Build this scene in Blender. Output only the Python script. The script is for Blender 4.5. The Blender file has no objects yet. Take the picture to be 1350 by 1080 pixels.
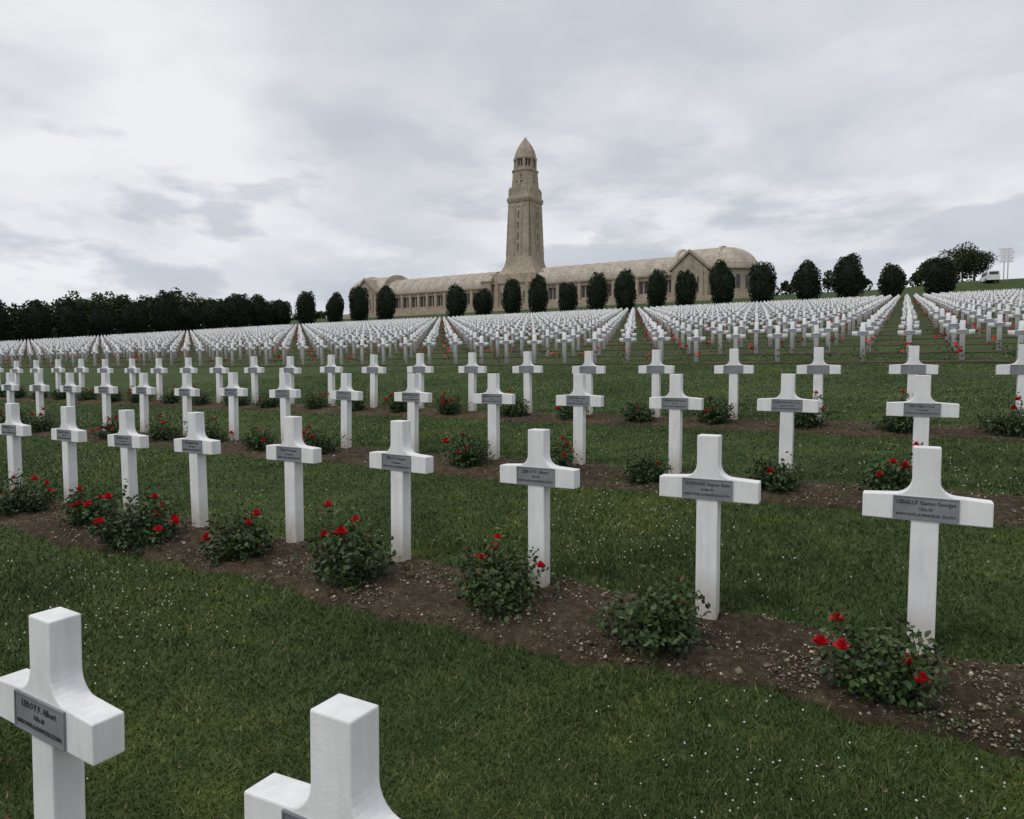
import bpy, math, random
import numpy as np
from mathutils import Vector
random.seed(7); rng=np.random.default_rng(7)
sc=bpy.context.scene
COL=sc.collection
# ---------------------------------------------------------------- terrain
KS=[-600,-20,0,10,20,119,128,150,200,240,600,4000]
KZ=[-12,-2.2,0,1.1,2.0,12.4,13.5,16.9,22.7,24.2,26,34]
def sm(t,a,b):
    t=np.clip((t-a)/(b-a),0,1); return t*t*(3-2*t)
def gz(X,Y):
    z=np.interp(Y,KS,KZ)
    return z+1.2*sm(np.asarray(Y,float),129,142)*sm(np.asarray(X,float),-6,10)*(1-sm(np.asarray(Y,float),150,200)*.5)
# ---------------------------------------------------------------- helpers
def link(o,parent=None):
    COL.objects.link(o)
    if parent: o.parent=parent
    return o
def mk(name,V,F,mats=(),mi=None,smooth=False,parent=None,loc=None):
    me=bpy.data.meshes.new(name); me.from_pydata([tuple(v) for v in V],[],[tuple(f) for f in F]); me.update()
    for m in mats: me.materials.append(m)
    if mi is not None: me.polygons.foreach_set('material_index',mi)
    if smooth: me.polygons.foreach_set('use_smooth',[True]*len(me.polygons))
    o=bpy.data.objects.new(name,me)
    if loc is not None: o.location=loc
    return link(o,parent)
def npmesh(name,V,F,mats,mi=None,rnd=None,smooth=False):
    V=np.asarray(V,np.float32); F=np.asarray(F,np.int32); k=F.shape[1]; n=len(F)
    me=bpy.data.meshes.new(name)
    me.vertices.add(len(V)); me.vertices.foreach_set('co',V.ravel())
    me.loops.add(n*k); me.loops.foreach_set('vertex_index',F.ravel())
    me.polygons.add(n); me.polygons.foreach_set('loop_start',np.arange(0,n*k,k,dtype=np.int32))
    me.polygons.foreach_set('loop_total',np.full(n,k,np.int32))
    for m in mats: me.materials.append(m)
    if mi is not None: me.polygons.foreach_set('material_index',np.asarray(mi,np.int32))
    me.update(calc_edges=True)
    if smooth: me.polygons.foreach_set('use_smooth',[True]*n)
    if rnd is not None:
        a=me.attributes.new('rnd','FLOAT','POINT'); a.data.foreach_set('value',np.asarray(rnd,np.float32))
    return me
def obj(name,me,loc=(0,0,0),rz=0,sc_=1,parent=None,rot=None):
    o=bpy.data.objects.new(name,me); o.location=loc
    o.rotation_euler=rot if rot else (0,0,rz)
    o.scale=(sc_,)*3 if not isinstance(sc_,tuple) else sc_
    return link(o,parent)
def empty(name,loc=(0,0,0)):
    o=bpy.data.objects.new(name,None); o.location=loc; o.empty_display_size=.3
    return link(o)
class MB:
    def __init__(s): s.V=[];s.F=[];s.M=[]
    def box(s,x0,x1,y0,y1,z0,z1,m=0):
        b=len(s.V); s.V+=[(x,y,z) for z in(z0,z1) for y in(y0,y1) for x in(x0,x1)]
        for f in((0,2,3,1),(4,5,7,6),(0,1,5,4),(2,6,7,3),(0,4,6,2),(1,3,7,5)): s.F.append([b+i for i in f]); s.M.append(m)
    def loft(s,rings,m=0,cap=True,closed=True):
        b=len(s.V); n=len(rings[0])
        for r in rings: s.V+=list(r)
        for k in range(len(rings)-1):
            for i in range(n if closed else n-1):
                j=(i+1)%n; s.F.append([b+k*n+i,b+k*n+j,b+(k+1)*n+j,b+(k+1)*n+i]); s.M.append(m)
        if cap:
            s.F.append([b+i for i in range(n)][::-1]); s.M.append(m)
            s.F.append([b+(len(rings)-1)*n+i for i in range(n)]); s.M.append(m)
    def prism(s,pts,y0,y1,m=0):
        s.loft([[(x,y0,z) for x,z in pts],[(x,y1,z) for x,z in pts]],m)
    def prismx(s,pts,x0,x1,m=0):
        s.loft([[(x0,y,z) for y,z in pts],[(x1,y,z) for y,z in pts]],m)
    def tube(s,p0,p1,r0,r1,n=6,m=0):
        p0=Vector(p0);p1=Vector(p1);d=(p1-p0).normalized();a=d.orthogonal().normalized();b_=d.cross(a)
        s.loft([[tuple(p+(a*math.cos(t*2*math.pi/n)+b_*math.sin(t*2*math.pi/n))*r) for t in range(n)] for p,r in((p0,r0),(p1,r1))],m)
    def make(s,name,mats,parent=None,loc=None,smooth=False): return mk(name,s.V,s.F,mats,s.M,smooth,parent,loc)
# ---------------------------------------------------------------- materials
def newmat(name,rough=.8,spec=.3):
    m=bpy.data.materials.new(name); m.use_nodes=True; nt=m.node_tree
    b=nt.nodes['Principled BSDF']; b.inputs['Roughness'].default_value=rough
    b.inputs['Specular IOR Level'].default_value=spec
    return m,nt,b
def N(nt,t,**k):
    n=nt.nodes.new(t)
    for a,v in k.items(): setattr(n,a,v)
    return n
def ramp(nt,src,stops):
    r=N(nt,'ShaderNodeValToRGB'); e=r.color_ramp.elements
    while len(e)<len(stops): e.new(.5)
    for i,(p,c) in enumerate(stops): e[i].position=p; e[i].color=(*c,1)
    nt.links.new(src,r.inputs[0]); return r.outputs[0]
def noise(nt,vec,scale,detail=4,rough=.55,dist=0):
    n=N(nt,'ShaderNodeTexNoise'); n.inputs['Scale'].default_value=scale; n.inputs['Detail'].default_value=detail; n.inputs['Roughness'].default_value=rough; n.inputs['Distortion'].default_value=dist
    if vec is not None: nt.links.new(vec,n.inputs['Vector'])
    return n.outputs['Fac']
def mix(nt,a,b,f,mode='MIX'):
    n=N(nt,'ShaderNodeMix',data_type='RGBA',blend_type=mode)
    for s,v in((n.inputs[0],f),(n.inputs[6],a),(n.inputs[7],b)):
        if hasattr(v,'links'): nt.links.new(v,s)
        else: s.default_value=v if not isinstance(v,tuple) else (*v,1)
    return n.outputs[2]
def bump(nt,b,h,strength,dist):
    n=N(nt,'ShaderNodeBump'); n.inputs['Strength'].default_value=strength; n.inputs['Distance'].default_value=dist
    nt.links.new(h,n.inputs['Height']); nt.links.new(n.outputs[0],b.inputs['Normal'])
def objco(nt): return N(nt,'ShaderNodeTexCoord').outputs['Object']
def geopos(nt): return N(nt,'ShaderNodeNewGeometry').outputs['Position']
def simple(name,c1,c2,scale,rough=.8,bs=0,bd=.01,spec=.3,world=False):
    m,nt,b=newmat(name,rough,spec); co=geopos(nt) if world else objco(nt)
    f=noise(nt,co,scale); nt.links.new(ramp(nt,f,[(.32,c1),(.68,c2)]),b.inputs['Base Color'])
    if bs: bump(nt,b,noise(nt,co,scale*4,4),bs,bd)
    return m
def leafmat(name,stops,rough=.6,spec=.3):
    m,nt,b=newmat(name,rough,spec)
    a=N(nt,'ShaderNodeAttribute',attribute_name='rnd')
    nt.links.new(ramp(nt,a.outputs['Fac'],stops),b.inputs['Base Color'])
    return m
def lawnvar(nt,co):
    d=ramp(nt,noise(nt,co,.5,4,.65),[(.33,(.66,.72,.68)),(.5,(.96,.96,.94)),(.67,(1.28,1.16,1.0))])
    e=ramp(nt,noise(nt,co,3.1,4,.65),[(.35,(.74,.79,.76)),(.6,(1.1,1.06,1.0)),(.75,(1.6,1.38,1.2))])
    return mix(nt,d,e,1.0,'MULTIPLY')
M_LAWN,nt,b=newmat('lawn',.9,.15); co=geopos(nt)
c=ramp(nt,noise(nt,co,30,3,.7),[(.3,(.027,.048,.014)),(.7,(.068,.102,.032))])
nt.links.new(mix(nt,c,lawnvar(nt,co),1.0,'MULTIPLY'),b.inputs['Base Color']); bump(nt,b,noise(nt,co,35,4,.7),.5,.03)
M_BLADE,nt,b=newmat('grass_blades',.6,.25)
a=N(nt,'ShaderNodeAttribute',attribute_name='rnd')
c=ramp(nt,a.outputs['Fac'],[(0,(.030,.055,.014)),(.5,(.058,.098,.026)),(.9,(.10,.142,.044)),(1,(.22,.20,.11))])
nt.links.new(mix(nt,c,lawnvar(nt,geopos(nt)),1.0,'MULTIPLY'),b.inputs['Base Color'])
M_SOIL,nt,b=newmat('soil',.95,.1); co=geopos(nt)
c=ramp(nt,noise(nt,co,18,8,.82),[(.3,(.034,.026,.017)),(.5,(.088,.068,.045)),(.62,(.155,.124,.086)),(.74,(.32,.27,.20))])
c=mix(nt,c,ramp(nt,noise(nt,co,1.3,3),[(.35,(.76,.76,.76)),(.65,(1.25,1.22,1.16))]),1.0,'MULTIPLY')
nt.links.new(c,b.inputs['Base Color']); bump(nt,b,noise(nt,co,55,6,.8),1.0,.03)
M_STONES=leafmat('stones',[(0,(.065,.05,.034)),(.4,(.12,.097,.066)),(.7,(.27,.225,.16)),(1,(.56,.50,.40))],.9,.1)
M_CROSS,nt,b=newmat('white_painted_concrete',.65,.3); co=objco(nt); gp=geopos(nt)
c=ramp(nt,noise(nt,gp,6,6,.65),[(.25,(.71,.71,.715)),(.6,(.82,.82,.82)),(.8,(.84,.84,.835))])
sp=N(nt,'ShaderNodeSeparateXYZ'); nt.links.new(co,sp.inputs[0])
mp=N(nt,'ShaderNodeMapRange'); nt.links.new(sp.outputs[2],mp.inputs[0])
mp.inputs[1].default_value=.28; mp.inputs[2].default_value=0.0; mp.inputs[3].default_value=0; mp.inputs[4].default_value=1.25
n_=noise(nt,gp,14,5,.7); mu=N(nt,'ShaderNodeMath',operation='MULTIPLY'); nt.links.new(mp.outputs[0],mu.inputs[0]); nt.links.new(n_,mu.inputs[1])
c=mix(nt,c,(.42,.35,.24),mu.outputs[0])
st=N(nt,'ShaderNodeMapping'); st.inputs['Scale'].default_value=(1,1,.12); nt.links.new(gp,st.inputs[0])
c=mix(nt,c,ramp(nt,noise(nt,st.outputs[0],22,4,.6),[(.35,(.86,.86,.85)),(.6,(1,1,1))]),.7,'MULTIPLY')
c=mix(nt,c,ramp(nt,noise(nt,gp,90,3,.7),[(.66,(1,1,1)),(.74,(.78,.77,.74))]),.6,'MULTIPLY')
nt.links.new(c,b.inputs['Base Color']); bump(nt,b,noise(nt,gp,120,4,.7),.25,.004)
M_CROSSFAR=simple('white_concrete_far',(.62,.62,.63),(.80,.80,.80),.9,world=True)
M_PLAQUE=simple('aluminium_plaque',(.16,.17,.185),(.24,.25,.265),9,.5,.2,.002,.5)
M_PLAQUEFAR=simple('plaque_far',(.22,.235,.26),(.29,.31,.33),3,world=True)
M_LETTER=simple('lettering',(.035,.038,.045),(.05,.055,.06),12,.6)
M_LEAF=leafmat('rose_leaves',[(0,(.018,.038,.013)),(.5,(.044,.078,.024)),(.88,(.08,.12,.038)),(1,(.13,.06,.027))],.5,.3)
M_STEM=simple('rose_stem',(.05,.06,.02),(.09,.07,.035),20)
M_PETAL=leafmat('rose_petals',[(0,(.28,.003,.006)),(.5,(.56,.007,.014)),(1,(.74,.025,.035))],.6,.2)
M_CLOVER=simple('clover',(.5,.5,.45),(.7,.7,.62),30)
M_YEW=leafmat('yew_foliage',[(0,(.008,.016,.008)),(.6,(.018,.032,.014)),(1,(.042,.062,.024))],.8,.15)
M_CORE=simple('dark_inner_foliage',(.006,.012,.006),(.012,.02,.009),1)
M_DEC=leafmat('broadleaf_foliage',[(0,(.016,.030,.011)),(.6,(.040,.064,.022)),(1,(.078,.108,.04))],.75,.2)
M_BARK=simple('bark',(.05,.035,.025),(.11,.085,.06),6,.9,.5,.03)
def stonemat(name,cA,cB,bw,bh):
    m,nt,b=newmat(name,.85,.2); co=objco(nt)
    s=N(nt,'ShaderNodeSeparateXYZ'); nt.links.new(co,s.inputs[0])
    ad=N(nt,'ShaderNodeMath',operation='ADD'); nt.links.new(s.outputs[0],ad.inputs[0]); nt.links.new(s.outputs[1],ad.inputs[1])
    cb=N(nt,'ShaderNodeCombineXYZ'); nt.links.new(ad.outputs[0],cb.inputs[0]); nt.links.new(s.outputs[2],cb.inputs[1])
    br=N(nt,'ShaderNodeTexBrick'); nt.links.new(cb.outputs[0],br.inputs['Vector'])
    br.inputs['Color1'].default_value=(*cA,1); br.inputs['Color2'].default_value=(*cB,1); br.inputs['Mortar'].default_value=tuple(x*.65 for x in cA)+(1,)
    br.inputs['Scale'].default_value=1; br.inputs['Brick Width'].default_value=bw; br.inputs['Row Height'].default_value=bh; br.inputs['Mortar Size'].default_value=.03
    c=mix(nt,br.outputs[0],ramp(nt,noise(nt,co,.35,6,.65),[(.3,(.76,.74,.72)),(.65,(1.08,1.06,1.04))]),1.0,'MULTIPLY')
    st=N(nt,'ShaderNodeMapping'); st.inputs['Scale'].default_value=(1,1,.1); nt.links.new(co,st.inputs[0])
    c=mix(nt,c,ramp(nt,noise(nt,st.outputs[0],1.6,4),[(.35,(.78,.77,.76)),(.6,(1,1,1))]),.8,'MULTIPLY')
    nt.links.new(c,b.inputs['Base Color']); return m
M_STONE=stonemat('limestone',(.42,.362,.29),(.36,.31,.25),1.2,.55)
M_ROOF=stonemat('limestone_vault',(.47,.415,.35),(.51,.455,.39),1.6,.8)
M_DARK=simple('dark_glass',(.02,.022,.027),(.05,.05,.055),2,.25,spec=.5)
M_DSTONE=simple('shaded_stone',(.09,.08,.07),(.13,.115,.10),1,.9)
M_WHITE=simple('white_paint',(.7,.7,.7),(.8,.8,.8),1,.35,spec=.5)
M_GREYM=simple('galvanised_steel',(.3,.31,.32),(.42,.43,.44),4,.45)
M_TYRE=simple('tyre',(.02,.02,.02),(.03,.03,.03),9)
# ---------------------------------------------------------------- ground sheet
ys=np.unique(np.concatenate([[-600,-300,-100,-50],np.arange(-20,30,2.),np.arange(30,119,7.),[119,121,123,125,128],np.arange(129,150,1.5),[150],np.arange(155,240,5.),[200,240,300,400,600,1000,2000,4000]]))
xs=np.unique(np.concatenate([[-4000,-2000,-1000,-500,-300,-200,-100,-50,-20],np.arange(-8,14,1.5),[30,60,120,300,600,1500,3000]]))
XX,YY=np.meshgrid(xs,ys); ZZ=gz(XX,YY)
V=np.stack([XX,YY,ZZ],-1).reshape(-1,3); nx=len(xs); F=[]
for j in range(len(ys)-1):
    for i in range(nx-1): a=j*nx+i; F.append((a,a+1,a+nx+1,a+nx))
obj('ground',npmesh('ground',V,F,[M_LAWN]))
# ---------------------------------------------------------------- beds
ROWS_NEAR=[.97,3.6,6.45,9.42]
BF,BB=.66,.10
def edge(x,k): return .045*np.sin(x*1.7+k)+.03*np.sin(x*4.3+2*k)+.02*np.sin(x*11+k*3)+.012*np.sin(x*27+k)
for q,s0 in enumerate(ROWS_NEAR):
    xa=np.arange(-60,9,.035 if q<3 else .08); ta=np.linspace(-.08,1.08,35)
    X,T=np.meshgrid(xa,ta)
    y0=s0-BF+edge(X,q*2.1); y1=s0+BB+edge(X,q*2.1+9)
    Y=y0+(y1-y0)*T
    pr=np.clip(np.minimum(T+.08,1.08-T)/.16,0,1)
    Z=gz(X,Y)-.03+.055*sm(pr,0,1)+ .012*np.sin(X*6+Y*5)*np.sin(Y*9-X*2)+.007*np.sin(X*23+Y*11)*np.sin(Y*31-X*9) + rng.normal(0,.006,X.shape)*pr
    V=np.stack([X,Y,Z],-1).reshape(-1,3); n=len(xa); I=np.arange(len(ta)-1)[:,None]*n+np.arange(n-1)[None]
    F=np.stack([I,I+1,I+n+1,I+n],-1).reshape(-1,4)
    obj('soil_bed',npmesh('soil_bed',V,F,[M_SOIL],smooth=True))
ROWS_FAR=[19.6+2.93*k for k in range(34)]
V=[];F=[]
for s0 in ROWS_FAR:
    b=len(V); e=.015
    xx=np.arange(-133,46,.6)
    for x in xx:
        for y in (s0-.62+.06*rng.normal(),s0+.06+.04*rng.normal()): V.append((x,y,float(np.interp(y,KS,KZ))+e))
    for i in range(len(xx)-1): F.append((b+2*i,b+2*i+2,b+2*i+3,b+2*i+1))
obj('far_soil_beds',npmesh('far_soil_beds',V,F,[M_SOIL]))
def inbed(X,Y,m_=.005):
    m=np.zeros(X.shape,bool)
    for q,s0 in enumerate(ROWS_NEAR):
        m|=(Y>s0-BF+edge(X,q*2.1)+m_)&(Y<s0+BB+edge(X,q*2.1+9)-m_)
    for s0 in ROWS_FAR[:3]: m|=(Y>s0-.6)&(Y<s0+.05)
    return m
# ---------------------------------------------------------------- grass blades
def wedge(n,d0,d1,half=.95):
    d=np.exp(rng.uniform(math.log(d0),math.log(d1),n)); a=math.radians(29.8)+rng.uniform(-half,half,n)
    return -np.sin(a)*d,np.cos(a)*d,d
X,Y,D=wedge(560000,1.3,22); k=~inbed(X,Y,rng.normal(.012,.03,len(X))); X,Y,D=X[k],Y[k],D[k]; n=len(X)
w=.0027*(D/2)**.66*rng.uniform(.7,1.3,n); h=rng.uniform(.012,.034,n)*(1+.3*np.sin(X*.9)*np.sin(Y*1.1)); th=rng.uniform(0,2*np.pi,n); le=rng.uniform(0,.034,n); ph=rng.uniform(0,2*np.pi,n)
Z=gz(X,Y)-.002
V=np.empty((n,3,3),np.float32)
V[:,0]=np.stack([X-np.cos(th)*w,Y-np.sin(th)*w,Z],-1); V[:,1]=np.stack([X+np.cos(th)*w,Y+np.sin(th)*w,Z],-1)
V[:,2]=np.stack([X+np.cos(ph)*le,Y+np.sin(ph)*le,Z+h],-1)
r=np.clip(rng.beta(2,2.3,n),0,1); r[rng.random(n)<.04]=1
obj('grass',npmesh('grass',V.reshape(-1,3),np.arange(n*3).reshape(-1,3),[M_BLADE],rnd=np.repeat(r,3)))
OV=np.array([(1,0,0),(-1,0,0),(0,1,0),(0,-1,0),(0,0,1),(0,0,-1)],float); OF=np.array([(0,2,4),(2,1,4),(1,3,4),(3,0,4),(2,0,5),(1,2,5),(3,1,5),(0,3,5)])
def blobs(X,Y,Z,S,jit=.0,flat=1.):
    n=len(X); P=OV[None]*S[:,None,None]*np.array([1,1,flat]); P=P*(1+jit*rng.uniform(-1,1,(n,6,1)))
    a=rng.uniform(0,6.28,n); c,s=np.cos(a)[:,None],np.sin(a)[:,None]
    x=P[...,0]*c-P[...,1]*s; y=P[...,0]*s+P[...,1]*c
    V=np.stack([x+X[:,None],y+Y[:,None],P[...,2]+Z[:,None]],-1).reshape(-1,3)
    F=(OF[None]+np.arange(n)[:,None,None]*6).reshape(-1,3); return V,F
X,Y,D=wedge(11000,1.5,24); k=~inbed(X,Y)&((np.sin(X*1.3+1)*np.sin(Y*1.1+X*.4)+rng.normal(0,.45,len(X)))>.42); X,Y,D=X[k],Y[k],D[k]
V,F=blobs(X,Y,gz(X,Y)+rng.uniform(.015,.032,len(X)),rng.uniform(.0038,.0066,len(X))*(D/4)**.3,.2)
obj('clover_flowers',npmesh('clover_flowers',V,F,[M_CLOVER]))
Xs=[];Ys=[];Ss=[]
for q,(s0,cnt) in enumerate(zip(ROWS_NEAR,(300,26000,13000,7000))):
    x=-rng.exponential(6,cnt)+3.5; t=rng.uniform(.03,.97,cnt)
    y0=s0-BF+edge(x,q*2.1); y1=s0+BB+edge(x,q*2.1+9)
    Xs.append(x);Ys.append(y0+(y1-y0)*t);Ss.append(rng.gamma(1.6,.0021,cnt)+.002)
X=np.concatenate(Xs);Y=np.concatenate(Ys);S=np.minimum(np.concatenate(Ss),.026)
V,F=blobs(X,Y,gz(X,Y)+.024,S,.4,.75); rr=np.repeat(rng.beta(1.6,1.7,len(X)),6)
obj('gravel_stones',npmesh('gravel_stones',V,F,[M_STONES],rnd=rr))
# ---------------------------------------------------------------- crosses
A=.0545;DP=.042;HT=.97;Z0=.634;Z1=.752;AR=.252;FR=.068
def outline(fil):
    if fil:
        p=[(-A,-.15),(A,-.15),(A,Z0),(AR,Z0),(AR,Z1-.008)]
        cx,cz=A+FR,Z1+FR; p.append((cx+.0,Z1))
        for i in range(1,7): t=math.radians(270-i*15); p.append((cx+FR*math.cos(t),cz+FR*math.sin(t)))
    else: p=[(-A,-.15),(A,-.15),(A,Z0),(AR,Z0),(AR,Z1),(A+.03,Z1),(A,Z1+.03)]
    p.append((A,HT))
    right=p[2:]
    left=[(-x,z) for x,z in right[::-1]]
    return [(-A,-.15),(A,-.15)]+right+left
mb=MB(); mb.prism(outline(True),-DP,DP)
tmp=mb.make('tmp',[M_CROSS]); bv=tmp.modifiers.new('b','BEVEL'); bv.width=.005; bv.segments=2; bv.limit_method='ANGLE'; bv.angle_limit=math.radians(40)
dg=bpy.context.evaluated_depsgraph_get(); CROSSME=bpy.data.meshes.new_from_object(tmp.evaluated_get(dg)); CROSSME.name='grave_cross'
bpy.data.objects.remove(tmp)
mb=MB(); w,h=.128,.052; mb.box(-w,w,-DP-.0045,-DP+.001,-h,h)
for a_ in((-w,w,h-.005,h),(-w,w,-h,-h+.005),(-w,-w+.005,-h+.005,h-.005),(w-.005,w,-h+.005,h-.005)): mb.box(a_[0],a_[1],-DP-.0070,-DP-.0040,a_[2],a_[3])
t_=mb.make('plaque',[M_PLAQUE]); PLME=t_.data; bpy.data.objects.remove(t_)
names=[('LEBAILLIF Gaston Georges','155e RI',' 17.6.1916'),('GUICHARD Eugene Aime','Soldat RI','23.6.1916'),('LEROY F. Albert','147e RI','12.7.1916'),('TISSOT Honore','9e Zouaves','2.8.1916'),('MOREAU Jean Marie','Caporal 24e RI','5.4.1916'),('BERNARD Louis','358e RI','11.9.1916'),('PETITJEAN Paul','4e Tirailleurs','24.10.1916'),('DUBOIS Henri Leon','Sergent 119e RI','3.4.1916'),('CARPENTIER Emile','36e RI','8.5.1916'),('ROUSSEL Andre','71e Chasseurs','16.12.1916')]
def txt(body,size,z):
    cu=bpy.data.curves.new('t','FONT'); cu.body=body; cu.size=size; cu.align_x='CENTER'; cu.extrude=.0008; cu.resolution_u=1; cu.offset=.0003
    o=bpy.data.objects.new('t',cu); COL.objects.link(o); bpy.context.view_layer.update()
    me=bpy.data.meshes.new_from_object(o.evaluated_get(bpy.context.evaluated_depsgraph_get()))
    vs=[(v.co.x,-DP-.0053-v.co.z,v.co.y+z) for v in me.vertices]; xw=max(abs(v[0]) for v in vs); k=min(1,.115/xw)
    vs=[(x*k,y,zz) for x,y,zz in vs]; fs=[list(p.vertices) for p in me.polygons]; bpy.data.objects.remove(o); return vs,fs
TX=[]
for n0,n1,n2 in names:
    V=[];F=[]
    for body,size,z in((n0,.026,.018),(n1,.018,-.008),('MORT POUR LA FRANCE LE '+n2,.016,-.034)):
        v,f=txt(body,size,z); b0=len(V); V+=v; F+=[[i+b0 for i in q] for q in f]
    o=mk('lettering',V,F,[M_LETTER]); TX.append(o.data); bpy.data.objects.remove(o)
bushspots=[]
RA=[-.10,.863,1.876,2.926,3.956,5.03,6.04,7.03,8.09]; RBo={1:-.04,2:-.10,3:-.125,4:-.13,5:-.06,6:-.06}
for q,s0 in enumerate(ROWS_NEAR):
    nmax=(10,22,34,48)[q]
    for n_i in range(-3 if q else 0,nmax):
        r_=-.13+1.05*n_i
        if q==1: r_=RA[n_i] if 0<=n_i<9 else (-.10+1.05*n_i if n_i<0 else 8.09+1.05*(n_i-8))
        if q==2: r_+=RBo.get(n_i,0)
        if q==0: r_=-.138+1.079*n_i
        X=-r_+rng.normal(0,.012)*(q>1); Y=s0+rng.normal(0,.012)*(q>0)
        z=float(gz(X,Y))+rng.normal(0,.006)*(q>0)-(.042 if q==0 else 0)
        o=obj('grave_cross',CROSSME,(X,Y,z),rot=(rng.normal(0,.007),rng.normal(0,.007),rng.normal(0,.025)))
        obj('plaque',PLME,(0,0,(Z0+Z1)/2),parent=o)
        ti=(n_i+q*3)%10
        if q==1: ti={0:0,1:1,2:2,3:3}.get(n_i,(n_i*3+1)%10)
        if q<3 and n_i<16: obj('lettering',TX[ti],(0,0,(Z0+Z1)/2),parent=o)
        bushspots.append((X,Y,q,n_i))
ol=outline(False); m_=len(ol); ol=np.array(ol)
CX=[];CY=[]
for s0 in ROWS_FAR:
    nn=np.arange(-38,126); CX.append(.13-1.05*nn+rng.normal(0,.026,len(nn))); CY.append(s0+rng.normal(0,.03,len(nn)))
CX=np.concatenate(CX);CY=np.concatenate(CY);CZ=np.interp(CY,KS,KZ)
nC=len(CX); tx=rng.normal(0,.012,nC)
base=np.concatenate([np.c_[ol[:,0],np.full(m_,-DP),ol[:,1]],np.c_[ol[:,0],np.full(m_,DP),ol[:,1]],[(-.128,-DP-.004,.642),(.128,-DP-.004,.642),(.128,-DP-.004,.745),(-.128,-DP-.004,.745)]])
nb=len(base)
R=list(range(2,2+(m_-2)//2)); Lf=[m_-1-(i-2) for i in R]
fr=[(0,1,R[0],Lf[0]),(Lf[0],R[0],R[3],Lf[3]),(R[0],R[1],R[2],R[3]),(Lf[1],Lf[0],Lf[3],Lf[2]),(Lf[3],R[3],R[4],Lf[4]),(Lf[4],R[4],R[5],Lf[5])]
faces=list(fr)+[tuple(i+m_ for i in f[::-1]) for f in fr]
for i in range(m_): j=(i+1)%m_; faces.append((j,i,i+m_,j+m_))
mi=[0]*len(faces); faces.append((2*m_,2*m_+1,2*m_+2,2*m_+3)); mi.append(1)
P=base[None].repeat(nC,0).copy(); P[:,:,0]+=P[:,:,2]*tx[:,None]+CX[:,None]; P[:,:,1]+=CY[:,None]; P[:,:,2]+=CZ[:,None]+rng.normal(0,.015,nC)[:,None]
F=(np.array(faces)[None]+np.arange(nC)[:,None,None]*nb).reshape(-1,4)
obj('grave_cross_rows',npmesh('grave_cross_rows',P.reshape(-1,3),F,[M_CROSSFAR,M_PLAQUEFAR],mi=np.tile(mi,nC)))
# ---------------------------------------------------------------- leaf quads
def randunit(n):
    v=rng.normal(0,1,(n,3)); return v/np.linalg.norm(v,axis=1)[:,None]
def leaves(C,size,asp=.6,up=0.0):
    n=len(C); a=randunit(n); nrm=randunit(n)+np.array([0,0,up]); b=np.cross(nrm,a); b/=np.linalg.norm(b,axis=1)[:,None]+1e-9
    s=np.asarray(size).reshape(-1,1)*np.ones((n,1)); a=a*s*.5; b=b*s*.5*asp
    V=np.stack([C-a,C-b,C+a,C+b],1).reshape(-1,3); return V,np.arange(4*n).reshape(-1,4)
def join(parts):
    V=[];F=[];M=[];R=[];o=0
    for v,f,m,r in parts:
        V.append(v);F.append(f+o);M.append(np.full(len(f),m));R.append(r if np.ndim(r) else np.full(len(v),r)); o+=len(v)
    return np.concatenate(V),np.concatenate(F),np.concatenate(M),np.concatenate(R)
def rose(c,R):
    parts=[]
    for ring,(k,rad,tilt) in enumerate(((3,.35,.15),(5,.65,.5),(6,.95,.95))):
        for i in range(k):
            a0=2*math.pi*(i+ring*.4)/k; wd=math.pi/k*1.35
            pts=[]
            for u in(0,.5,1):
                for v in(-1,0,1):
                    rr=R*rad*(.25+.75*u**.7)*(1+ .1*rng.normal()); ang=a0+v*wd*(.5+.5*u)
                    zz=R*(.1+ .95*u*(1-tilt*.5)-.25*ring*.6)+ (.06*R*rng.normal())
                    pts.append((rr*math.cos(ang),rr*math.sin(ang),zz))
            f=np.array([(0,1,4,3),(1,2,5,4),(3,4,7,6),(4,5,8,7)])
            parts.append((np.array(pts)+c,f,2,float(np.clip(.75-.25*(2-ring)+rng.normal()*.15,0,1))))
    return parts
def quadtube(p0,p1,r0,r1):
    d=p1-p0; a=np.cross(d,[.3,.5,.81]); a/=np.linalg.norm(a)+1e-9; b=np.cross(d,a); b/=np.linalg.norm(b)+1e-9
    V=[]
    for p,r in((p0,r0),(p1,r1)):
        for t in range(3): V.append(p+r*(a*math.cos(t*2.094)+b*math.sin(t*2.094)))
    return np.array(V),np.array([(0,1,4,3),(1,2,5,4),(2,0,3,5)])
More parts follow.
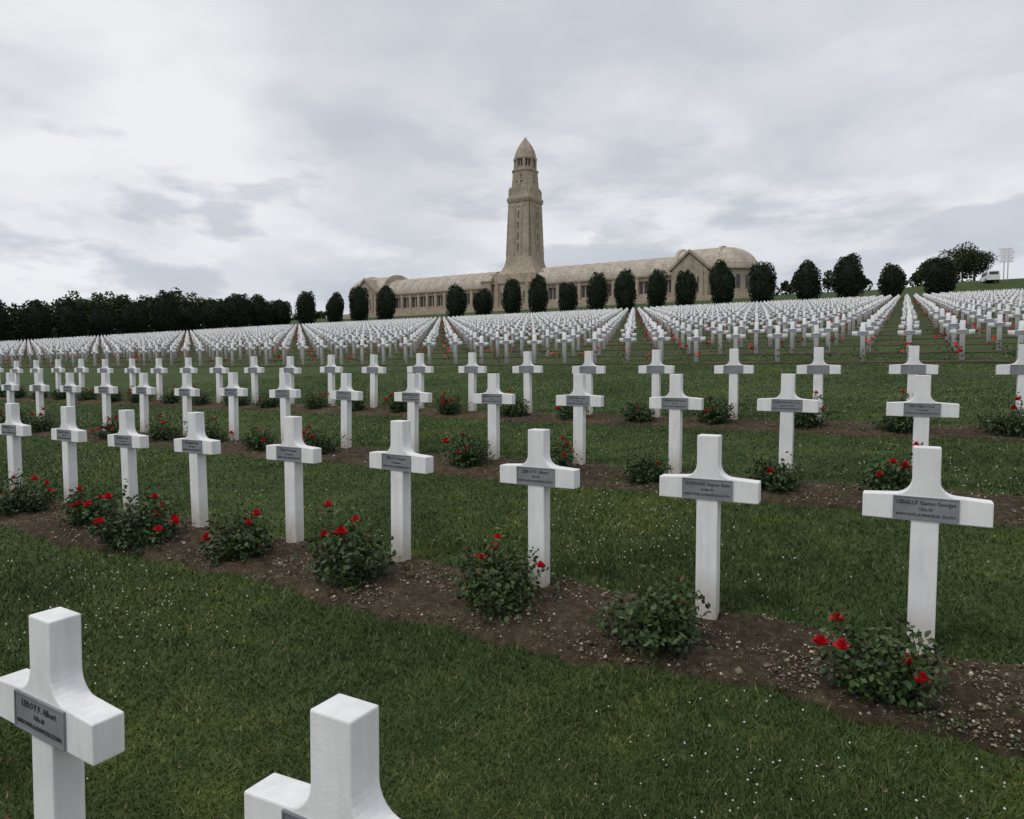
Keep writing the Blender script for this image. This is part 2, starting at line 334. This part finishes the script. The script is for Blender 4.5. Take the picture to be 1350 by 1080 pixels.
def bush(nfl,W,H,dens):
    parts=[];tips=[]
    ns=int(12*dens)+3; asym=rng.uniform(0,6.28)
    for i in range(ns):
        a=rng.uniform(0,6.28); rr=W*math.sqrt(rng.uniform(.03,1))*(1+.25*math.cos(a-asym)); hh=H*(1-.4*(rr/W)**2)*rng.uniform(.5,1.1)*(1.3 if rng.random()<.18 else 1)
        p0=np.array([.03*math.cos(a),.03*math.sin(a),-.02]); p1=np.array([rr*.62*math.cos(a),rr*.62*math.sin(a),hh*.45]); p2=np.array([rr*math.cos(a),rr*math.sin(a),hh])
        for u,v,r0,r1 in((p0,p1,.005,.004),(p1,p2,.004,.002)): V,F=quadtube(u,v,r0,r1); parts.append((V,F,1,.5))
        tips.append(p2)
        for t in np.linspace(.2,1,10):
            c=(p0+(p1-p0)*t*2) if t<.5 else p1+(p2-p1)*(t-.5)*2
            for s in range(3 if t<.7 else 2 if t<.95 else 1):
                cc=c+rng.normal(0,.05,3)*np.array([1,1,.7]); cc[2]=max(cc[2],.02)
                C=cc+rng.normal(0,.02,(5,3)); V,F=leaves(C,rng.uniform(.024,.044,5),.62,.8)
                parts.append((V,F,0,np.repeat(np.clip(rng.beta(2,2.2,5)*.9+(.15 if t>.9 and rng.random()<.3 else 0)+.3*(cc[2]/H-.5),0,1),4)))
    for i in range(nfl):
        t=tips[i%len(tips)]*np.array([1.08,1.08,1])+np.array([0,0,.02])+rng.normal(0,.03,3); t[2]=max(t[2],H*.4); parts+=rose(t,rng.uniform(.028,.044))
    V,F,M,R_=join(parts)
    return npmesh('rose_bush',V,F,[M_LEAF,M_STEM,M_PETAL],mi=M,rnd=R_)
specs=[(5,.23,.36,1.4),(2,.22,.31,1.3),(5,.28,.37,1.8),(5,.23,.34,1.4),(4,.22,.32,1.4),(9,.27,.35,1.8),(7,.23,.33,1.4),(1,.22,.29,1.3)]
BU=[bush(*s) for s in specs]
order={0:0,1:7,2:2,3:3,4:4,5:5,6:6,7:5,8:3}
for X,Y,q,n_i in bushspots:
    v=order.get(n_i,(n_i*5+q*3)%8) if q==1 else int(rng.integers(0,8))
    if q!=1 and rng.random()<.06: continue
    bx=X-.12+rng.normal(0,.04); by=Y-.37+rng.normal(0,.03)
    obj('rose_bush',BU[v],(bx,by,float(gz(bx,by))+.02),rz=rng.uniform(0,6.28) if q!=1 else n_i*1.3,sc_=float(rng.uniform(.88,1.12)))
k=rng.random(nC)<.92; bx=CX[k]-.1;by=CY[k]-.33;bz=CZ[k]; nB=len(bx)
parts=[]
per=np.where(by<35,34,np.where(by<60,14,8)); ids=np.repeat(np.arange(nB),per); S=np.where(by<35,.07,np.where(by<60,.11,.16))[ids]
C=np.stack([bx[ids],by[ids],bz[ids]+.17],-1)+rng.normal(0,1,(len(ids),3))*np.array([.14,.14,.085])
V,F=leaves(C,S,.7,.6); parts.append((V,F,0,np.repeat(rng.beta(2,2.5,len(ids))*.85,4)))
fi=np.repeat(np.arange(nB),rng.integers(0,7,nB)); C=np.stack([bx[fi],by[fi]-.05,bz[fi]+.28],-1)+rng.normal(0,1,(len(fi),3))*np.array([.14,.14,.07])
V,F=leaves(C,.10,1,.3); parts.append((V,F,2,np.repeat(rng.uniform(.3,1,len(fi)),4)))
V,F,M,R_=join(parts); obj('rose_bush_rows',npmesh('rose_bush_rows',V,F,[M_LEAF,M_STEM,M_PETAL],mi=M,rnd=R_))
parts=[]
n=420; x=-rng.exponential(5,n)+3; qq=rng.integers(1,4,n); s0=np.array(ROWS_NEAR)[qq]; y=s0+rng.uniform(-.62,.08,n)
ids=np.repeat(np.arange(n),9); C=np.stack([x[ids],y[ids],gz(x,y)[ids]+.03],-1)+rng.normal(0,1,(len(ids),3))*np.array([.025,.025,.007])
V,F=leaves(C,.024,.5,1.2); parts.append((V,F,0,np.repeat(rng.beta(2.5,2,len(ids))*.85,4)))
n=90; x=-rng.exponential(5,n)+2.5; qq=rng.integers(1,4,n); s0=np.array(ROWS_NEAR)[qq]; y=s0-.36+rng.normal(0,.18,n)
C=np.stack([x,y,gz(x,y)+.035],-1); V,F=leaves(C,.015,.8,2.5); parts.append((V,F,1,np.repeat(rng.uniform(.1,.8,n),4)))
V,F,M,R_=join(parts); obj('weeds_and_fallen_petals',npmesh('weeds_and_fallen_petals',V,F,[M_LEAF,M_PETAL],mi=M,rnd=R_))
# ---------------------------------------------------------------- trees
def lump(D,k):
    return 1+.08*np.sin(D[:,0]*3.1+k)*np.sin(D[:,1]*2.7+k*2)+.06*np.sin(D[:,2]*5+k*3+D[:,0]*3)+.05*np.sin(D[:,1]*9+k)
def yew(h,w,k):
    n=3000; D=randunit(n); zc=h*.52; hz=h*.49
    def shape(D,e):
        P=D*(((np.abs(D[:,0])**2.8+np.abs(D[:,1])**2.8+np.abs(D[:,2])**3.4)**(-1/3.)*lump(D,k))*e)[:,None]*np.array([w/2,w/2,hz])
        zt=P[:,2]/hz; f=(1-.10*np.clip(-zt,0,1)**2)*(1-(.18+.12*math.sin(k*2.3))*np.clip(zt,0,1)**2); P[:,0]*=f;P[:,1]*=f
        P[:,0]+=.12*w*math.sin(k*1.7)*zt*.5
        return P+np.array([0,0,zc])
    P=shape(D,rng.uniform(.86,1.08,n))
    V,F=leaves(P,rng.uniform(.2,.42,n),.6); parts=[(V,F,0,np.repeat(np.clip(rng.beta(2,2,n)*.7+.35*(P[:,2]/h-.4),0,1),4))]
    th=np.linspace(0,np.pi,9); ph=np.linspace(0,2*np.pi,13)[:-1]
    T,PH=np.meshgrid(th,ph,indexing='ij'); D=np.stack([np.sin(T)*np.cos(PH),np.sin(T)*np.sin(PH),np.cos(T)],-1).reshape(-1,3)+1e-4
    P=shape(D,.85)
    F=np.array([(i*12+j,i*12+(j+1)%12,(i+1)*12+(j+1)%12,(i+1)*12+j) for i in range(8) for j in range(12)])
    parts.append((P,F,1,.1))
    for a,b_,r0,r1 in(((0,0,-.2),(0,0,h*.4),.22,.14),((0,0,.3),(.5,.2,h*.35),.1,.06),((0,0,.3),(-.4,-.3,h*.35),.1,.06)):
        V,F=quadtube(np.array(a,float),np.array(b_,float),r0,r1); parts.append((V,F,2,.5))
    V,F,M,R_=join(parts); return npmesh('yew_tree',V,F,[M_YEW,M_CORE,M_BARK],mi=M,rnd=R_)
YV=[yew(6,3.9,k) for k in range(6)]
T0=126
toprow=[(-.036,5.8,4.0),(.0156,5.2,3.5),(.0664,7.4,4.1),(.116,6.6,4.1),(.1733,7.2,4.0),(.2272,7.6,4.2),(.28,6.7,3.6),(.3237,7.0,3.4),(.373,7.6,3.7),(.4184,7.3,3.6),(.4697,6.2,3.4),(.523,7.6,3.9),(.5726,7.6,3.8),(.63,5.8,3.9),(.6855,7.2,4.1),(.8444,8.0,4.4),(.911,8.8,4.3),(.974,7.3,4.2),(1.053,8.4,4.4)]
for i,(q,h,w) in enumerate(toprow):
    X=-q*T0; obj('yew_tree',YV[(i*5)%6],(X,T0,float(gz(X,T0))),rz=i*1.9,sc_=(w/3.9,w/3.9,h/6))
for i,s in enumerate(np.arange(34,124,6.3)):
    h=rng.uniform(6.4,9.0); w=rng.uniform(4.0,5.6); X=-138+rng.normal(0,.4)
    obj('yew_tree',YV[i%6],(X,s,float(gz(X,s))),rz=i*1.3,sc_=(w/3.9,w/3.9,h/6))
def crown_pts(c,R,H,nb,n):
    out=[]
    for i in range(nb):
        d=rng.normal(0,1,3); d/=np.linalg.norm(d); cc=c+d*np.array([R*.6,R*.6,H*.33])*rng.uniform(.5,1.1); rb=R*rng.uniform(.28,.5)
        D=randunit(n//nb); out.append(cc+D*(rb*rng.uniform(.55,1.08,len(D)))[:,None]*np.array([1,1,.8]))
    return np.concatenate(out)
def mass(name,pts,size,n):
    parts=[]
    for X,Y,h in pts:
        z=float(gz(X,Y)); R=h*rng.uniform(.38,.5)
        P=crown_pts(np.array([X,Y,z+h*.58]),R,h,9,n)
        D=randunit(n//3); P2=np.array([X,Y,z+h*.3])+D*np.array([R*1.1,R*1.1,h*.34])
        P=np.concatenate([P,P2]); V,F=leaves(P,rng.uniform(size*.7,size*1.3,len(P)),.7)
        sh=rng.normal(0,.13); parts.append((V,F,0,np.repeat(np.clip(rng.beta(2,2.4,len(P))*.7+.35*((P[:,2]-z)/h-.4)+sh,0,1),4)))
        V,F=quadtube(np.array([X,Y,z-.3]),np.array([X,Y,z+h*.7]),.25,.1); parts.append((V,F,1,.5))
    V,F,M,R_=join(parts); return obj(name,npmesh(name,V,F,[M_DEC,M_BARK],mi=M,rnd=R_))
pts=[]
for t in np.linspace(-.15,1,46):
    for off in(0,9,20):
        s=25+150*t+rng.normal(0,2); r_=158+45*t+off+rng.normal(0,2); pts.append((-r_,s,rng.uniform(5.5,9.2)+off*.08+(3.2 if .45<t<.75 else 0)))
mass('distant_tree_mass',pts,.8,700)
pts=[(x+rng.normal(0,1),rng.uniform(186,200),rng.uniform(3.6,5.8)) for x in np.arange(-34,12,3.2)]+[(x,rng.uniform(195,205),rng.uniform(3.5,5)) for x in np.arange(28,70,4)]
mass('distant_tree_mass',pts,.6,600)
pts=[(-x,rng.uniform(215,240),rng.uniform(4,6)) for x in np.arange(190,330,4.5)]
mass('distant_tree_mass',pts,.7,400)
def dectree(X,Y,h,R,name='broadleaf_tree'):
    z=float(gz(X,Y)); mb=MB(); e=empty(name,(X,Y,z))
    mb.tube((0,0,-.3),(0,0,h*.35),.28,.2)
    for i in range(6):
        a=i*1.05; mb.tube((0,0,h*(.25+.03*i)),(R*.6*math.cos(a),R*.6*math.sin(a),h*(.55+.05*(i%3))),.13,.05)
    mb.tube((0,0,h*.35),(0.2,0,h*.8),.2,.06); mb.make('trunk',[M_BARK],e)
    P=crown_pts(np.array([0,0,h*.62]),R,h,14,3600); V,F=leaves(P,rng.uniform(.25,.45,len(P)),.7)
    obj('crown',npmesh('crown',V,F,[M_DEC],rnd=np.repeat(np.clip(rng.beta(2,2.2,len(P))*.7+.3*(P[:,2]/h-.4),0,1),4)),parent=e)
dectree(9.0,172,7.2,4.6); dectree(12.5,176,6.2,4.0); dectree(4.5,176,5.6,3.6); dectree(23.5,168,6.4,3.8); dectree(30,166,6,3.6)
# ---------------------------------------------------------------- ossuary
BX,BY=-97.5,178.0; BZ=20.0
E=empty('ossuary_building',(BX,BY,BZ)); E.scale=(.955,1,1)
W=MB(); RF=MB(); G=MB()
for sg in(-1,1):
    a,b_=(8,49) ; x0,x1=(a,b_) if sg>0 else (-b_,-a)
    W.box(x0,x1,-6.4,6.4,-2,5.9)
    pts=[(-7.3*math.cos(math.pi*i/24),6.3+5.3*math.sin(math.pi*i/24)) for i in range(25)]
    RF.prismx(pts,x0,x1)
    W.box(x0,x1,-7.6,7.6,5.9,6.35)
    W.box(x0,x1,-7.9,-6.4,-2,.9)
    nb=12; bw=(x1-x0)/nb
    for i in range(nb+1):
        xc=x0+i*bw; W.box(max(xc-.45,x0),min(xc+.45,x1),-7.4,-6.4,.9,5.9)
        if 0<i<nb:
            pts=[(-7.36*math.cos(math.pi*j/24),6.3+5.36*math.sin(math.pi*j/24)) for j in range(25)]; RF.prismx(pts,xc-.12,xc+.12)
    for i in range(nb):
        xa=x0+i*bw+.45; xb=x0+(i+1)*bw-.45; xm=(xa+xb)/2
        W.box(xa,xb,-7.1,-6.4,4.9,5.9); W.box(xa,xb,-7.15,-6.4,.9,1.7)
        G.box(xa+.25,xm-.18,-6.5,-6.36,1.75,4.85); G.box(xm+.18,xb-.25,-6.5,-6.36,1.75,4.85)
        W.box(xm-.15,xm+.15,-6.75,-6.37,1.7,4.9)
        for zz in(.38,):
            t=math.asin(zz); y=-7.3*math.cos(t); z=6.3+5.3*math.sin(t); RF.box(xm-.28,xm+.28,y-.12,y+.6,z-.18,z+.3,1)
    p0,p1=(49,60.5) if sg>0 else (-60.5,-49)
    W.box(p0,p1,-8,8,-2,6.6)
    pts=[(-8.4*math.cos(math.pi*i/24),6.9+6.0*math.sin(math.pi*i/24)) for i in range(25)]
    RF.prismx(pts,p0,p1)
    for xr in (p0,p1-.8):
        pts=[(-8.75*math.cos(math.pi*i/24),6.9+6.35*math.sin(math.pi*i/24)) for i in range(25)]; RF.prismx(pts,xr-.02,xr+.82)
    W.box(p0-.2,p1+.2,-8.7,8.7,6.6,6.95)
    xm=(p0+p1)/2-sg*.6
    W.prism([(xm-4.6,-2),(xm+4.6,-2),(xm+4.6,6.4),(xm,10.4),(xm-4.6,6.4)],-11.5,-6)
    W.prism([(xm-5.1,6.2),(xm,10.6),(xm+5.1,6.2),(xm+5.1,6.9),(xm,11.3),(xm-5.1,6.9)],-11.9,-6)
    G.prism([(xm-1.5,0)]+[(xm+1.5*math.cos(math.pi*(1-i/10)),3.6+1.5*math.sin(math.pi*i/10)) for i in range(11)]+[(xm+1.5,0)],-11.56,-11.3)
    for q in(-1,1): W.box(xm+q*3.2-.35,xm+q*3.2+.35,-11.9,-11.5,-1,6.2); G.box(xm+q*2.2-.2,xm+q*2.2+.2,-11.55,-11.4,1,4.6)
    rings=[]; c0=60.5*sg; n=20
    for i in range(n+1):
        t=math.pi*i/n; rings.append((math.sin(t),-math.cos(t)))
    lo=[(c0+sg*7.8*s,8.0*c,-2) for s,c in rings]; hi=[(c0+sg*7.8*s,8.0*c,6.7) for s,c in rings]
    W.loft([lo,hi],cap=False,closed=False)
    W.loft([[(c0+sg*8.4*s,8.6*c,z) for s,c in rings] for z in(6.55,6.95)],cap=False,closed=False)
    dm=[]
    for k in range(9):
        f=math.pi/2*k/8; dm.append([(c0+sg*8.4*s*math.cos(f),8.6*c*math.cos(f),6.95+5.95*math.sin(f)) for s,c in rings])
    RF.loft(dm,cap=False,closed=False)
    for i in range(2,n-1,2):
        s,c=rings[i]; xx=c0+sg*7.85*s; yy=8.05*c; G.box(xx-.45,xx+.45,yy-.2,yy+.2,2,5.2)
    W.box(min(c0,c0+sg*8.6),max(c0,c0+sg*8.6),-8.8,8.8,-2.5,.5)
for i in range(5): W.box(-62,62,-13.5-i*.6,-8.1,-2.6-.5*i,-.2-.34*i)
W.make('walls',[M_STONE],E); RF.make('vault_roof',[M_ROOF,M_WHITE],E); G.make('windows',[M_DARK],E)
T=MB(); TD=MB()
def ring(h,c,z):
    c=min(c,h); return [(h,-h+c,z),(h,h-c,z),(h-c,h,z),(-h+c,h,z),(-h,h-c,z),(-h,-h+c,z),(-h+c,-h,z),(h-c,-h,z)]
T.loft([ring(h,c,z) for z,h,c in((-2.5,7.6,1.2),(6.8,7.5,1.2),(6.9,7.8,1.2),(7.4,7.8,1.2),(7.5,7.2,1.2),(9.6,7.0,1.2),(10.2,6.5,1.2),(11.0,5.8,1.1),(12.0,5.2,1.0),(13.4,4.75,.9),(15,4.5,.9),(30.8,3.95,.85))])
T.loft([ring(h,c,z) for z,h,c in((30.6,4.15,.8),(31.3,4.35,.8),(31.9,4.35,.8),(32.3,3.85,.9),(33.4,3.75,1.1),(35.0,3.7,1.2),(35.2,3.5,1.3),(39.4,3.3,1.5),(39.6,3.5,1.5),(40.1,3.5,1.5),(40.3,3.1,1.7))])
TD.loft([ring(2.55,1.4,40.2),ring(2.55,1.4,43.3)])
T.loft([ring(h,c,z) for z,h,c in((42.9,3.1,1.75),(43.1,3.3,1.85),(43.6,3.3,1.85),(43.7,3.1,1.75),(44.8,2.9,1.65),(46.0,2.5,1.45),(47.2,1.9,1.1),(48.3,1.15,.66),(49.1,.55,.3),(49.8,.12,.07))])
for a in range(8):
    t=math.radians(22.5+45*a); x,y=3.05*math.cos(t)*1.0,3.05*math.sin(t); T.loft([[(x+.5*math.cos(u),y+.5*math.sin(u),z) for u in np.linspace(0,5.24,6)] for z in(40.2,43.0)])
for a in range(8):
    t=math.radians(45*a); x,y=2.85*math.cos(t),2.85*math.sin(t); T.loft([[(x+.2*math.cos(u),y+.2*math.sin(u),z) for u in np.linspace(0,5.24,6)] for z in(40.2,43.0)])
T.loft([ring(2.98,1.65,40.2),ring(2.98,1.65,40.9)])
def facebox(mb,k,u0,u1,d0,d1,z0,z1):
    c=[(lambda u,d:(u,-d)),(lambda u,d:(d,u)),(lambda u,d:(-u,d)),(lambda u,d:(-d,-u))][k]
    (xa,ya),(xb,yb)=c(u0,d0),c(u1,d1); mb.box(min(xa,xb),max(xa,xb),min(ya,yb),max(ya,yb),z0,z1)
def hw(z): return np.interp(z,[7.5,15,30.8,32.3,35,39.4],[7.2,4.5,3.95,3.85,3.6,3.3])
for k in range(4):
    for z in np.arange(15.5,30.3,1.6):
        d=hw(z)
        for u in(-1.15,1.15): facebox(T,k,u-.22,u+.22,d-.5,d+.14,z,z+1.6-.002)
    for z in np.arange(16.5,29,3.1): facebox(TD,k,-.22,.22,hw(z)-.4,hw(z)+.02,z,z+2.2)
    facebox(T,k,-2.2,2.2,3.3,4.12,29.2,30.2)
    facebox(T,k,-.32,.32,3.0,3.78,32.5,38.8); facebox(T,k,-1.15,1.15,3.0,3.72,36.6,37.2)
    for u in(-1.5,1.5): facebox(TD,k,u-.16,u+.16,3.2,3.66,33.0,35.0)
for sx in(-1,1):
    for sy in(-1,1):
        for z in np.arange(15,30.2,1.9):
            h=hw(z)-.42
            for o_ in(-.3,.3):
                cx,cy=sx*h+o_*.7*sx,sy*h-o_*.7*sy
                T.loft([[(cx+.17*math.cos(u),cy+.17*math.sin(u),zz) for u in np.linspace(0,5.24,6)] for zz in(z,z+1.85)])
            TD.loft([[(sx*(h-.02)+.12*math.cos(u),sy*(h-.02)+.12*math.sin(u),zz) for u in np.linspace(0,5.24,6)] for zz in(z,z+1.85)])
        T.loft([ [(sx*3.35+.5*math.cos(u),sy*3.35+.5*math.sin(u),z) for u in np.linspace(0,5.5,8)] for z in(31.9,34.3)])
        T.loft([ [(sx*3.35+r_*math.cos(u),sy*3.35+r_*math.sin(u),z) for u in np.linspace(0,5.5,8)] for z,r_ in((34.3,.5),(35.1,.08))])
pts=[(-1.9,-1)]+[(1.9*math.cos(math.pi*(1-i/12)),3.8+1.9*math.sin(math.pi*i/12)) for i in range(13)]+[(1.9,-1)]
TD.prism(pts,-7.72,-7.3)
for i in range(12):
    t0,t1=math.pi*i/12,math.pi*(i+1)/12
    T.prism([(2.0*math.cos(t0),3.8+2.0*math.sin(t0)),(2.7*math.cos(t0),3.8+2.7*math.sin(t0)),(2.7*math.cos(t1),3.8+2.7*math.sin(t1)),(2.0*math.cos(t1),3.8+2.0*math.sin(t1))],-7.95,-7.4)
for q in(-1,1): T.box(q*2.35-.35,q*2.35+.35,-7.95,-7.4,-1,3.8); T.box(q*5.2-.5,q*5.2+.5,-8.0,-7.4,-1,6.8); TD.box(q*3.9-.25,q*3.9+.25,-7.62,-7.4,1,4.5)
for q in(-1,1):
    x0,x1=(7.3,10.6) if q>0 else (-10.6,-7.3)
    T.box(x0,x1,-8.2,8.2,-2.5,7.6); T.box(x0-.1,x1+.1,-8.4,8.4,7.6,8.0)
    x0,x1=(6.6,9.2) if q>0 else (-9.2,-6.6)
    T.box(x0,x1,-5.5,5.5,8.0,10.2)
T.make('tower',[M_STONE],E); TD.make('tower_openings',[M_DSTONE],E)
# ---------------------------------------------------------------- van and sign mast
def van(X,Y,rz):
    e=empty('parked_van',(X,Y,float(gz(X,Y))-.15)); e.rotation_euler=(0,0,rz)
    mb=MB(); prof=[(-2.2,.35),(2.15,.35),(2.25,.9),(1.6,1.15),(1.05,1.8),(-2.1,1.9),(-2.25,1.2)]
    mb.loft([[(x,y*(.93 if z>1.2 else 1),z) for x,z in prof] for y in(-.9,.9)]); mb.make('body',[M_WHITE],e)
    g=MB()
    for y0,y1 in((-.91,-.88),(.88,.91)):
        g.box(.2,1.0,y0,y1,1.2,1.65); g.box(-.95,.1,y0,y1,1.2,1.65); g.box(-1.95,-1.1,y0,y1,1.2,1.65)
    g.loft([[(1.57,y,1.2),(1.1,y,1.74),(1.14,y,1.78),(1.63,y,1.22)] for y in(-.75,.75)])
    g.box(-2.27,-2.15,-.65,.65,1.22,1.7); g.make('windows',[M_DARK],e)
    t=MB()
    for x in(-1.4,1.4):
        for y in(-.93,.73): t.loft([[(x+.33*math.cos(u),yy,.33+.33*math.sin(u)) for u in np.linspace(0,6.28,17)[:-1]] for yy in(y,y+.2)])
    t.make('wheels',[M_TYRE],e)
van(12.2,141.5,math.radians(100))
X,Y=14.6,145
e=empty('direction_sign_mast',(X,Y,float(gz(X,Y)))); e.rotation_euler=(0,0,math.radians(20))
mb=MB(); mb.tube((-.12,0,-.2),(-.12,0,5.6),.08,.07,8); mb.tube((.5,0,-.2),(.5,0,5.6),.08,.07,8); mb.make('posts',[M_GREYM],e)
mb=MB()
for i,(z,w0,w1) in enumerate(((5.3,-1.0,1.1),(4.8,-.8,1.3),(4.3,-1.0,1.0),(3.8,-.7,1.2),(3.3,-.9,1.1))):
    mb.prism([(w0,z-.2),(w1,z-.2),(w1+.2,z),(w1,z+.2),(w0,z+.2)],-.13,-.09)
mb.make('panels',[M_WHITE],e)
# ---------------------------------------------------------------- world
SUN_EL,SUN_AZ=math.radians(60),math.radians(205)
wd=bpy.data.worlds.new('World'); sc.world=wd; wd.use_nodes=True; nt=wd.node_tree; nt.nodes.clear()
out=N(nt,'ShaderNodeOutputWorld'); sky=N(nt,'ShaderNodeTexSky'); sky.sky_type='NISHITA'; sky.sun_disc=False; sky.sun_elevation=SUN_EL; sky.sun_rotation=SUN_AZ
b1=N(nt,'ShaderNodeBackground'); b1.inputs[1].default_value=.10; nt.links.new(sky.outputs[0],b1.inputs[0])
tc=N(nt,'ShaderNodeTexCoord'); sp=N(nt,'ShaderNodeSeparateXYZ'); nt.links.new(tc.outputs['Generated'],sp.inputs[0])
def math_(op,a,b=None,c=None,clamp=False):
    n=N(nt,'ShaderNodeMath',operation=op); n.use_clamp=clamp
    for i,v in enumerate((a,b,c)):
        if v is None: continue
        if hasattr(v,'links'): nt.links.new(v,n.inputs[i])
        else: n.inputs[i].default_value=v
    return n.outputs[0]
zz=math_('ADD',math_('MAXIMUM',sp.outputs[2],0.0),.22)
cb=N(nt,'ShaderNodeCombineXYZ'); nt.links.new(math_('DIVIDE',sp.outputs[0],zz),cb.inputs[0]); nt.links.new(math_('DIVIDE',sp.outputs[1],zz),cb.inputs[1])
f1=noise(nt,cb.outputs[0],.55,6,.55,.2)
n2=noise(nt,cb.outputs[0],1.6,6,.5,.3)
f=math_('ADD',math_('MULTIPLY',f1,.6),math_('MULTIPLY',n2,.4))
cc=ramp(nt,f,[(.38,(.54,.57,.63)),(.455,(.63,.655,.705)),(.52,(.74,.757,.79)),(.60,(.90,.905,.92))])
def patch(loc,scale,zs,lo,hi):
    m=N(nt,'ShaderNodeMapping'); m.inputs['Scale'].default_value=(1,1,zs); m.inputs['Location'].default_value=loc; nt.links.new(tc.outputs['Generated'],m.inputs[0])
    p=noise(nt,m.outputs[0],scale,6,.55,.1); return ramp(nt,p,[(lo,(0,0,0)),(hi,(1,1,1))])
band=math_('MULTIPLY',math_('MULTIPLY_ADD',sp.outputs[2],16.0,-.6,True),math_('MULTIPLY_ADD',sp.outputs[2],-4.5,1.9,True))
hz=math_('MULTIPLY_ADD',sp.outputs[2],-5.0,.95,True)
cc=mix(nt,cc,(.76,.80,.86),math_('MULTIPLY',hz,.7))
cc=mix(nt,cc,(.92,.925,.945),math_('MULTIPLY',math_('MULTIPLY',patch((1.7,.6,1.1),3.4,2.6,.50,.585),band),.65))
cc=mix(nt,cc,(.50,.54,.605),math_('MULTIPLY',math_('MULTIPLY',patch((.35,.1,.2),4.2,3.0,.53,.60),band),.62))
b2=N(nt,'ShaderNodeBackground'); nt.links.new(cc,b2.inputs[0]); b2.inputs[1].default_value=1.0
mx=N(nt,'ShaderNodeMixShader'); mx.inputs[0].default_value=.92; nt.links.new(b1.outputs[0],mx.inputs[1]); nt.links.new(b2.outputs[0],mx.inputs[2]); nt.links.new(mx.outputs[0],out.inputs[0])
sl=bpy.data.lights.new('sun','SUN'); sl.energy=1.2; sl.angle=math.radians(12); sl.color=(1,.97,.92)
so=bpy.data.objects.new('sun',sl); COL.objects.link(so)
d=Vector((math.sin(SUN_AZ)*math.cos(SUN_EL),math.cos(SUN_AZ)*math.cos(SUN_EL),math.sin(SUN_EL)))
so.rotation_euler=d.to_track_quat('Z','Y').to_euler()
# ---------------------------------------------------------------- camera
cd=bpy.data.cameras.new('camera'); cd.lens=24; cd.sensor_width=36; cd.clip_start=.05; cd.clip_end=9000
co_=bpy.data.objects.new('camera',cd); COL.objects.link(co_); co_.location=(0,0,1.7); co_.rotation_euler=(math.radians(90-3.18),0,math.radians(29.8)); sc.camera=co_
sc.view_settings.view_transform='Standard'; sc.view_settings.look='None'; sc.view_settings.exposure=0
